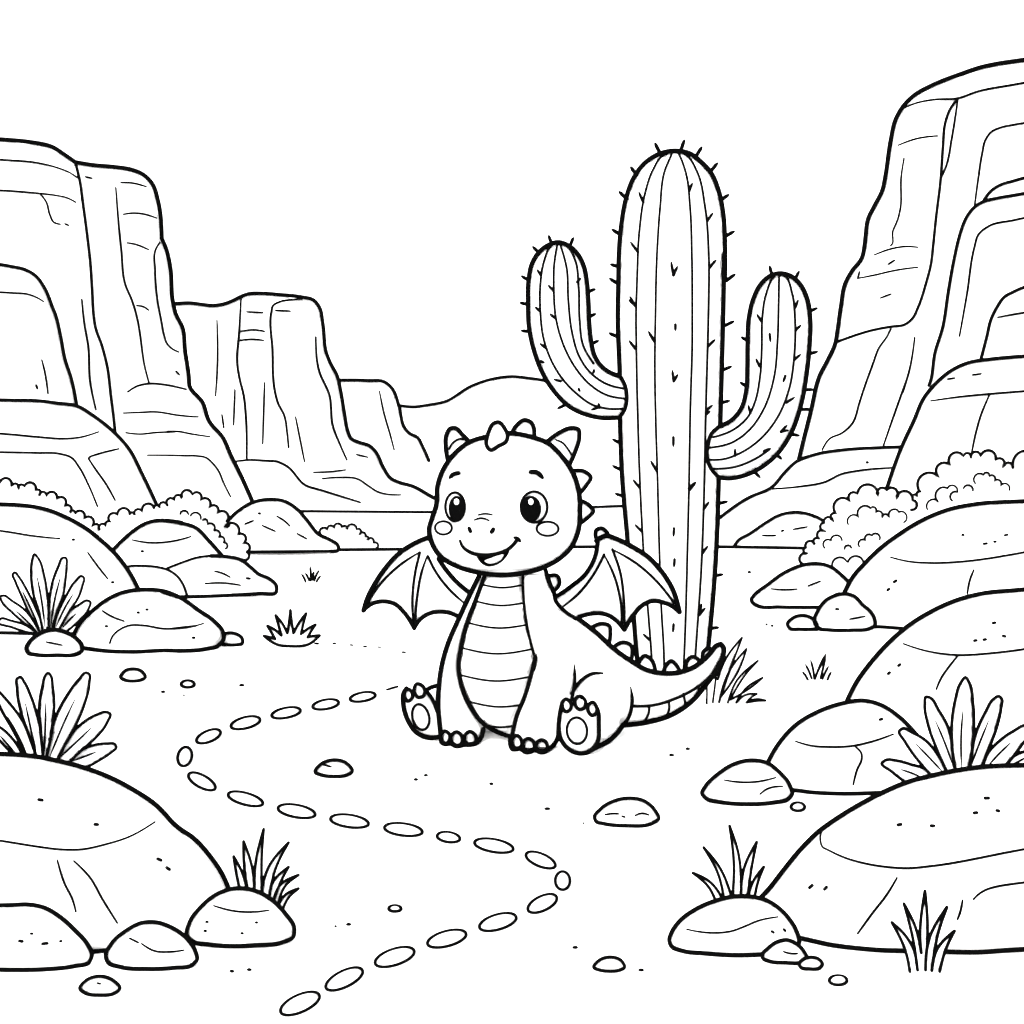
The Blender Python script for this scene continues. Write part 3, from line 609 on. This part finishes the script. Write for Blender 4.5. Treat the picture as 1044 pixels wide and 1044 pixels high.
spines(trunk, 'K', [(570,590,535,575)], 2.9); spines(trunk, 'K', [(668,655,640,620),(768,615,742,572)], 2.2)
spines(trunk, 'L', [(255,315,290,297),(250,510,280,497),(245,655,272,648)], 2.6)
spines(trunk, 'L', [(183,405,208,380),(175,690,197,670),(176,705,188,695),(30,560,25,520),(30,560,45,535),(37,308,37,330),(28,808,28,842),(97,1035,122,1012)], 2.0)
spines(trunk, 'M', [(138,102,115,95),(540,133,563,127),(520,430,545,425),(505,645,528,642)], 2.6)
spines(trunk, 'M', [(210,70,187,42),(220,250,195,225),(250,692,228,672),(350,235,348,262),(352,362,350,388),(348,628,346,655),(413,80,435,53),(472,158,490,132),(467,338,485,313),(455,590,474,566),(455,585,462,552)], 1.9)
spines(trunk, 'P', [(632.5,452,626,448.5),(633,479,626,475.5)], 2.6); spines(trunk, 'P', [(669.5,480,664.5,471.5)], 2.0)
spines(armA, 'K', [(220,90,208,60),(150,140,126,117),(95,288,67,272),(90,418,60,412),(100,563,67,560),(325,95,335,70),(425,350,448,340),(425,485,450,472),(440,628,465,615),(290,955,260,970)], 2.6)
spines(armA, 'K', [(165,265,148,240),(230,345,208,322),(160,455,138,437),(238,490,217,473),(358,300,373,283),(190,650,165,632),(160,722,178,728),(270,828,240,820),(365,870,371,880),(447,770,443,783),(475,965,440,978),(475,970,472,950)], 1.9)
spines(armB, 'L', [(465,85,457,55),(570,105,583,78),(630,252,660,238),(635,438,662,430),(615,598,643,597),(595,685,632,685),(550,795,580,800),(490,890,505,902),(385,960,408,982),(358,380,335,367),(352,582,330,568)], 2.6)
spines(armB, 'L', [(418,292,402,268),(455,350,458,378),(410,492,397,465),(570,232,580,205),(570,335,590,315),(565,465,588,445),(525,535,517,558),(530,655,560,635),(370,700,362,672),(505,785,528,760),(505,785,532,778),(302,890,302,865),(430,870,455,860)], 1.9)

# ------------------------------------------------------------------ dragon
dr = empty('dragon', (P3(545, 765, 7.7)[0], 7.9, 0))
tag(dr, 'smiling baby dragon sitting on the sand with spread wings, round head and curled tail', 'dragon')
def piece(items, D, T, spacing, rfac=1.0, closed=False):
    g = Geo()
    poly = path(items, 2.5, True)[0] if closed else segs(*items, step=2.5)[0]
    inflate(g, poly, lambda x, y, p: D - T * p, lambda x, y, p: D + T * p, spacing, None, rfac); return g
HEAD = 'a:405,180 300,215 220,280 160,370 135,450 130,540 105,620 90,680 105,750 150,820 230,870 340,905 460,920 580,912 700,880 790,830 850,770 885,690 895,580 890,480 860,380 800,290 720,215 640,185 530,165 460,165'
ARM_L = 'b:670,350 620,450 560,580 500,720 470,830 455,940 d:220,560 230,680 237,742'
PAW_L = 'd:237,742 255,752 280,748 310,762 345,755 375,755 410,745 430,720 440,680'
BELLY_L = 'b:700,350 650,480 600,620 570,750 560,830 570,910 d:370,560 430,645 520,700 575,718'
PAW_R = 'd:575,715 570,750 580,775 620,775 650,792 690,780 720,792 760,775 790,745 805,710'
FOOT_R = 'd:822,550 808,620 805,690 815,730 850,775 910,798 960,785 990,750 1000,660 995,590 980,560'
TAIL_LOW = 'c:305,1150 380,1105 450,1042 580,1025 690,990 780,930 850,850 900,780 935,710 938,665 925,648'
BACK = 'c:925,648 905,655 870,695 800,755 720,785 640,788 560,770 500,735 420,680 320,590 235,525'
NECK = 'c:225,525 150,470 125,435 120,410 90,340 75,280'
pieces = [piece(HEAD, 7.95, .42, 5, closed=True),
          piece([ARM_L, PAW_L, 'd:440,680 520,705 575,716', PAW_R, 'd:805,710 815,730 850,775 910,798 960,790', 'P:602.5,766 c:305,1150', TAIL_LOW, BACK, NECK, 'P:556,579 550,545! 495,545! 488.4,587'], 8.2, .36, 5),
          piece([BELLY_L, 'd:575,718 600,620 640,520 675,400 690,340 660,200 632,0', 'P:533,600 532,580 495,580'], 7.95, .2, 5, .7),
          piece([ARM_L, PAW_L, 'd:440,680 370,560 335,460 320,380 335,280 380,130', 'P:480,627 494,587 488.4,587'], 7.95, .14, 3),
          piece(['P:534,585 d:640,100 660,200 685,310 690,340 675,400 640,520 600,620 578,715', PAW_R, 'd:805,710 840,600 880,480 840,200 780,60 P:556,585! 534,585'], 7.88, .18, 4),
          piece([FOOT_R, 'd:980,560 970,548 935,560 905,522 870,545 840,535 822,550'], 7.55, .1, 3),
          piece(['d:60,490 52,530 55,570 75,640 120,700 180,722 240,722! 240,600! 215,590 195,540 160,490 140,465 115,460 100,485 75,482'], 8.0, .09, 3),
          piece(['d:150,480 185,478 240,465! 250,725! 180,722! 150,600! 150,480'], 8.15, .1, 3),
          piece('d:870,520 920,440 1000,400 1080,440 1100,560 1080,700 1000,770 900,790 850,700', 7.95, .26, 5, closed=True)]
allg = Geo()
for p in pieces: allg.add(p.v, p.f, 0)
tmp = bpy.data.meshes.new('tmp'); tmp.from_pydata(allg.v, [], allg.f); tmp.update()
to = bpy.data.objects.new('tmp', tmp); COL.objects.link(to)
rm = to.modifiers.new('remesh', 'REMESH'); rm.mode = 'VOXEL'; rm.voxel_size = .008
dg = bpy.context.evaluated_depsgraph_get(); ev = to.evaluated_get(dg); rme = ev.to_mesh()
body = Geo(); body.add([tuple(v.co) for v in rme.vertices], [tuple(p.vertices) for p in rme.polygons], 0)
ev.to_mesh_clear(); bpy.data.objects.remove(to); bpy.data.meshes.remove(tmp)
bb = body.bvh()
def on_body(s, w, taper=None, closed=False):
    for p in (path(s, 1.6, closed) if isinstance(s, str) else [s]): ink(body, bb, p, w, taper, 8.0)
on_body(HEAD, 4.6, None, True)
on_body(ARM_L, 4.4); on_body(PAW_L, 4.2); on_body(BELLY_L, 3.9); on_body(PAW_R, 4.2)
on_body('b:902,345 905,450 925,620 960,760 d:690,335', 2.0); on_body('d:690,335 675,400 640,520 600,620 578,715', 3.6); on_body('b:975,762 972,800 962,850', 2.2, SHARP[::-1])
on_body('d:440,680 430,720 410,745', 3.8)
on_body(FOOT_R, 3.9); on_body('d:805,640 800,712', 3.4); on_body('d:960,785 1000,762 1044,740 P:626,751 635.5,739', 4.4)
on_body(TAIL_LOW.split(' ', 2)[0].replace('305,1150', '450,1042') + ' ' + TAIL_LOW.split(' ', 3)[3], 4.8)
on_body('c:935,710 900,785 870,825', 6.0, (.5, .4))
on_body(BACK, 4.6); on_body(NECK, 3.4); on_body('c:75,285 92,340 122,412', 3.8)
on_body('d:160,490 195,540 218,600', 3.4); on_body('d:68,483 54,505 52,560 75,640 120,700 180,722 232,718', 4.4); on_body('d:165,492 190,478 222,470', 4.0)
on_body('d:880,367 882,440 865,545', 2.9, (.35, 1)); on_body('d:868,510 880,490 920,440 960,415 1018,410', 3.2, (1, .6))
on_body('c:488,855 495,930 480,1000 450,1042', 3.2, (.4, 1))
on_body('c:500,950 600,945 700,915 800,865 870,810 925,745', 2.4)
for s in ('c:578,948 575,985 555,1020', 'c:672,925 675,960 665,990', 'c:745,890 752,935', 'c:815,855 822,880'): on_body(s, 2.0)
# face drawn on the head
on_body('a:200,403 220,385 250,377', 4.2, (.6, .9)); on_body('a:630,372 665,375 695,402', 4.6, (.9, .7))
on_body(ellipse('a', 167, 669, 44, 35), 1.8); on_body(ellipse('a', 722, 674, 58, 37), 1.8)
on_body('a:350,601 390,594 428,600', 1.3, SOFT); on_body('a:330,628 370,618 410,630', 1.5, SOFT)
on_body('a:303,671 311,689', 3.4); on_body('a:433,676 423,691', 3.8)
on_body('a:255,737 270,770 310,800 380,815 450,808 510,785 560,735', 3.3, (.7, 1)); on_body('a:545,721 560,726 576,740', 3.2, (.7, .7))
body.build('body', dr.location, dr)
# parts moulded onto the body
def patch(name, poly, off, T, inks=(), mat=0, parent=None, w=None, spacing=2.5, lines=()):
    poly = np.asarray(poly); g = Geo()
    c = poly.mean(0)
    def hit(x, y):
        h = cast(bb, x, y)
        k = .05
        while h is None and k < 1: h = cast(bb, x + (c[0] - x) * k, y + (c[1] - y) * k); k += .05
        return h if h is not None else 7.9
    dd = lambda x, y: np.array([hit(a, b) for a, b in zip(x, y)])
    inflate(g, poly, lambda x, y, p: dd(x, y) - off - T * p, lambda x, y, p: dd(x, y) + .01, spacing)
    g.m = [mat] * len(g.f)
    bv = g.bvh()
    if w: ink(g, bv, np.vstack([poly, poly[:1]]) if np.linalg.norm(poly[0] - poly[-1]) > .01 else poly, w, None, 7.8)
    for s, lw in lines:
        for p in path(s): ink(g, bv, p, lw, None, 7.8)
    ob = g.build(name, dr.location); ob.location = (0, 0, 0); ob.parent = parent or dr
    return ob
bp, _ = segs('b:705,352 655,485 608,620 580,750 570,830 580,910 d:378,560 437,645 520,697 572,712', 'd:572,712 595,620 633,520 668,400 683,338 655,200 630,0', 'P:531.5,588 498,588')
patch('belly', bp, .004, .004, lines=[(s, 1.5) for s in ('b:698,400 790,413 898,400', 'b:660,487 780,508 905,495', 'b:617,602 770,628 920,612', 'b:582,735 760,765 945,742', 'b:577,880 760,910 938,888', 'd:372,548 520,573 615,565', 'd:452,662 520,672 580,666')], spacing=4)
for (ex, ey, rx, ry), (px, py, prx, pry), (hx, hy) in (((229, 557, 51, 76), (238, 567, 44, 69), (237, 530)), ((650, 558, 70, 82), (633, 568, 56, 71), (633, 530))):
    e = patch('eye', ellipse('a', ex, ey, rx, ry), .006, .012, w=2.2)
    pu = patch('pupil', ellipse('a', px, py, prx, pry), .034, .006, mat=1, parent=e)
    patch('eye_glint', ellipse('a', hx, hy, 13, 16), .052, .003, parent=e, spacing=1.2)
mo = patch('mouth', path('a:348,812 420,817 512,792 480,840 440,864 400,868 370,850', 1.5, True)[0], .006, .004, mat=1, w=1.6)
patch('tongue', path('a:386,847 420,830 488,813 472,838 440,856 405,858', 1.5, True)[0], .016, .004, parent=mo, spacing=1.5)
for s in ('d:62,498 75,487 93,500 92,535 74,545 62,530', 'd:107,480 118,462 140,467 158,495 150,520 126,526 108,505', 'd:238,702 255,690 275,705 276,735 256,750 240,735', 'd:287,710 310,694 335,712 337,745 312,760 288,745', 'd:352,710 375,692 400,708 403,740 376,754 353,740',
          'd:582,727 603,711 621,727 624,760 601,773 581,755', 'd:636,740 656,726 680,738 684,775 656,790 636,770', 'd:700,746 722,733 745,747 748,775 720,789 700,775',
          'd:825,547 840,536 865,560 860,585 840,596 825,580', 'd:885,537 906,521 934,545 929,575 906,585 886,565', 'd:947,567 969,550 989,577 984,605 966,614 949,595'):
    patch('claw', path(s, 1.5, True)[0], .01, .03, w=3.2, spacing=2)
patch('sole_pad', ellipse('d', 137, 622, 40, 63, -14), .004, .01, w=2.0); patch('sole_pad', ellipse('d', 893, 688, 49, 64, -5), .004, .01, w=2.0)
def spike(name, s, base, D, T, w=3.9, lines=()):
    ps = path(s, 1.5); poly = np.vstack(ps + path(base, 1.5)); poly = poly[np.r_[True, np.linalg.norm(np.diff(poly, axis=0), axis=1) > .05]]
    return solid(name, (poly, [(p, w) for p in ps]), lines, D, T, 'round', dr, spacing=2.2)
spike('horn', 'a:190,305 180,240 185,170 205,140 230,138 270,175 310,215', 'a:310,215 330,260! 215,330! 190,305', 8.0, .05, 4.0, [('a:197,250 220,215 250,197 285,200', 1.8)])
spike('horn', 'a:720,210 780,165 850,138 885,145 890,190 870,260 840,330', 'a:840,330 800,340! 710,250! 720,210', 8.0, .05, 4.0, [('a:765,200 800,215 830,250 855,290', 1.5)])
spike('spike', 'a:400,178 398,235 418,256 460,235 505,205 510,180 495,140 460,105 430,115 408,155 400,178', 'a:400,178 399,185', 7.6, .03, 3.6)
spike('spike', 'a:530,168 560,120 600,95 630,105 652,182', 'a:652,182 650,215! 530,200! 530,168', 8.0, .03)
spike('spike', 'a:858,365 920,370 952,400 930,440 897,482', 'a:897,482 860,480! 840,380! 858,365', 8.0, .03, 3.6)
spike('spike', 'a:900,525 945,550 965,580 940,610 900,642', 'a:900,642 870,640! 870,525! 900,525', 8.0, .03, 3.6)
for s, b_ in (('c:88,320 135,320 145,350 115,395', 'c:115,395 95,390! 75,330! 88,320'), ('c:305,565 350,550 385,560 390,600 385,645', 'c:385,645 340,640! 300,590! 305,565'), ('c:408,662 450,640 485,650 492,725', 'c:492,725 450,730! 405,690! 408,662'),
              ('c:525,745 560,705 585,720 607,772', 'c:607,772 600,800! 530,775! 525,745'), ('c:648,780 665,745 685,730 705,745 727,782', 'c:727,782 720,805! 650,805! 648,780'), ('c:755,765 765,725 785,710 805,715 828,742', 'c:828,742 820,780! 760,795! 755,765'), ('c:837,728 845,680 870,670 890,690', 'c:890,690 880,715! 845,740! 837,728')):
    spike('spike', s, b_, 8.24, .025, 3.5)
def wing(outl, inner, ribs, D, T):
    o = segs(*outl); return solid('wing', o, [(s, 2.2, (1, .6)) for s in ribs], D, T, 'round', dr, spacing=4)
wing([('b:430,135 400,145 320,180 250,225 170,310 110,400 75,470 55,535!', 4.6), ('b:55,535 100,500 160,487 220,500 270,545 325,630!', 4.0), ('b:325,630 360,580 410,550 470,542 520,550 590,590', 4.0), 'b:590,590 680,480', ('b:680,475 630,445 550,380 490,310 455,258', 4.2), 'b:455,258 440,180! 430,135'], None,
     ['b:80,490 140,400 240,300 350,226', 'b:355,225 330,330 315,470 320,610', 'b:330,610 340,470 365,330 393,247', 'b:397,245 440,330 500,410 600,503'], 8.35, .03)
wing([('c:322,150 370,125 420,140 500,180 570,225 640,300 690,380 725,495!', 4.6), ('c:725,495 690,465 640,445 590,440 540,465 500,510 458,580!', 4.2), ('c:458,580 420,535 370,505 310,500 235,518', 4.0), 'c:235,518 180,520! 100,430', ('c:100,432 125,420 200,370 270,310 315,230 330,145', 4.0)], None,
     ['c:700,450 620,350 520,260 400,190', 'c:400,190 440,310 455,430 460,570', 'c:447,560 440,440 410,320 360,215', 'c:360,215 310,310 240,400 150,475'], 8.4, .03)
spike('wing_claw', 'c:328,150 318,120 322,98 345,88 378,113', 'c:378,113 370,135! 328,150', 8.42, .015, 3.6)
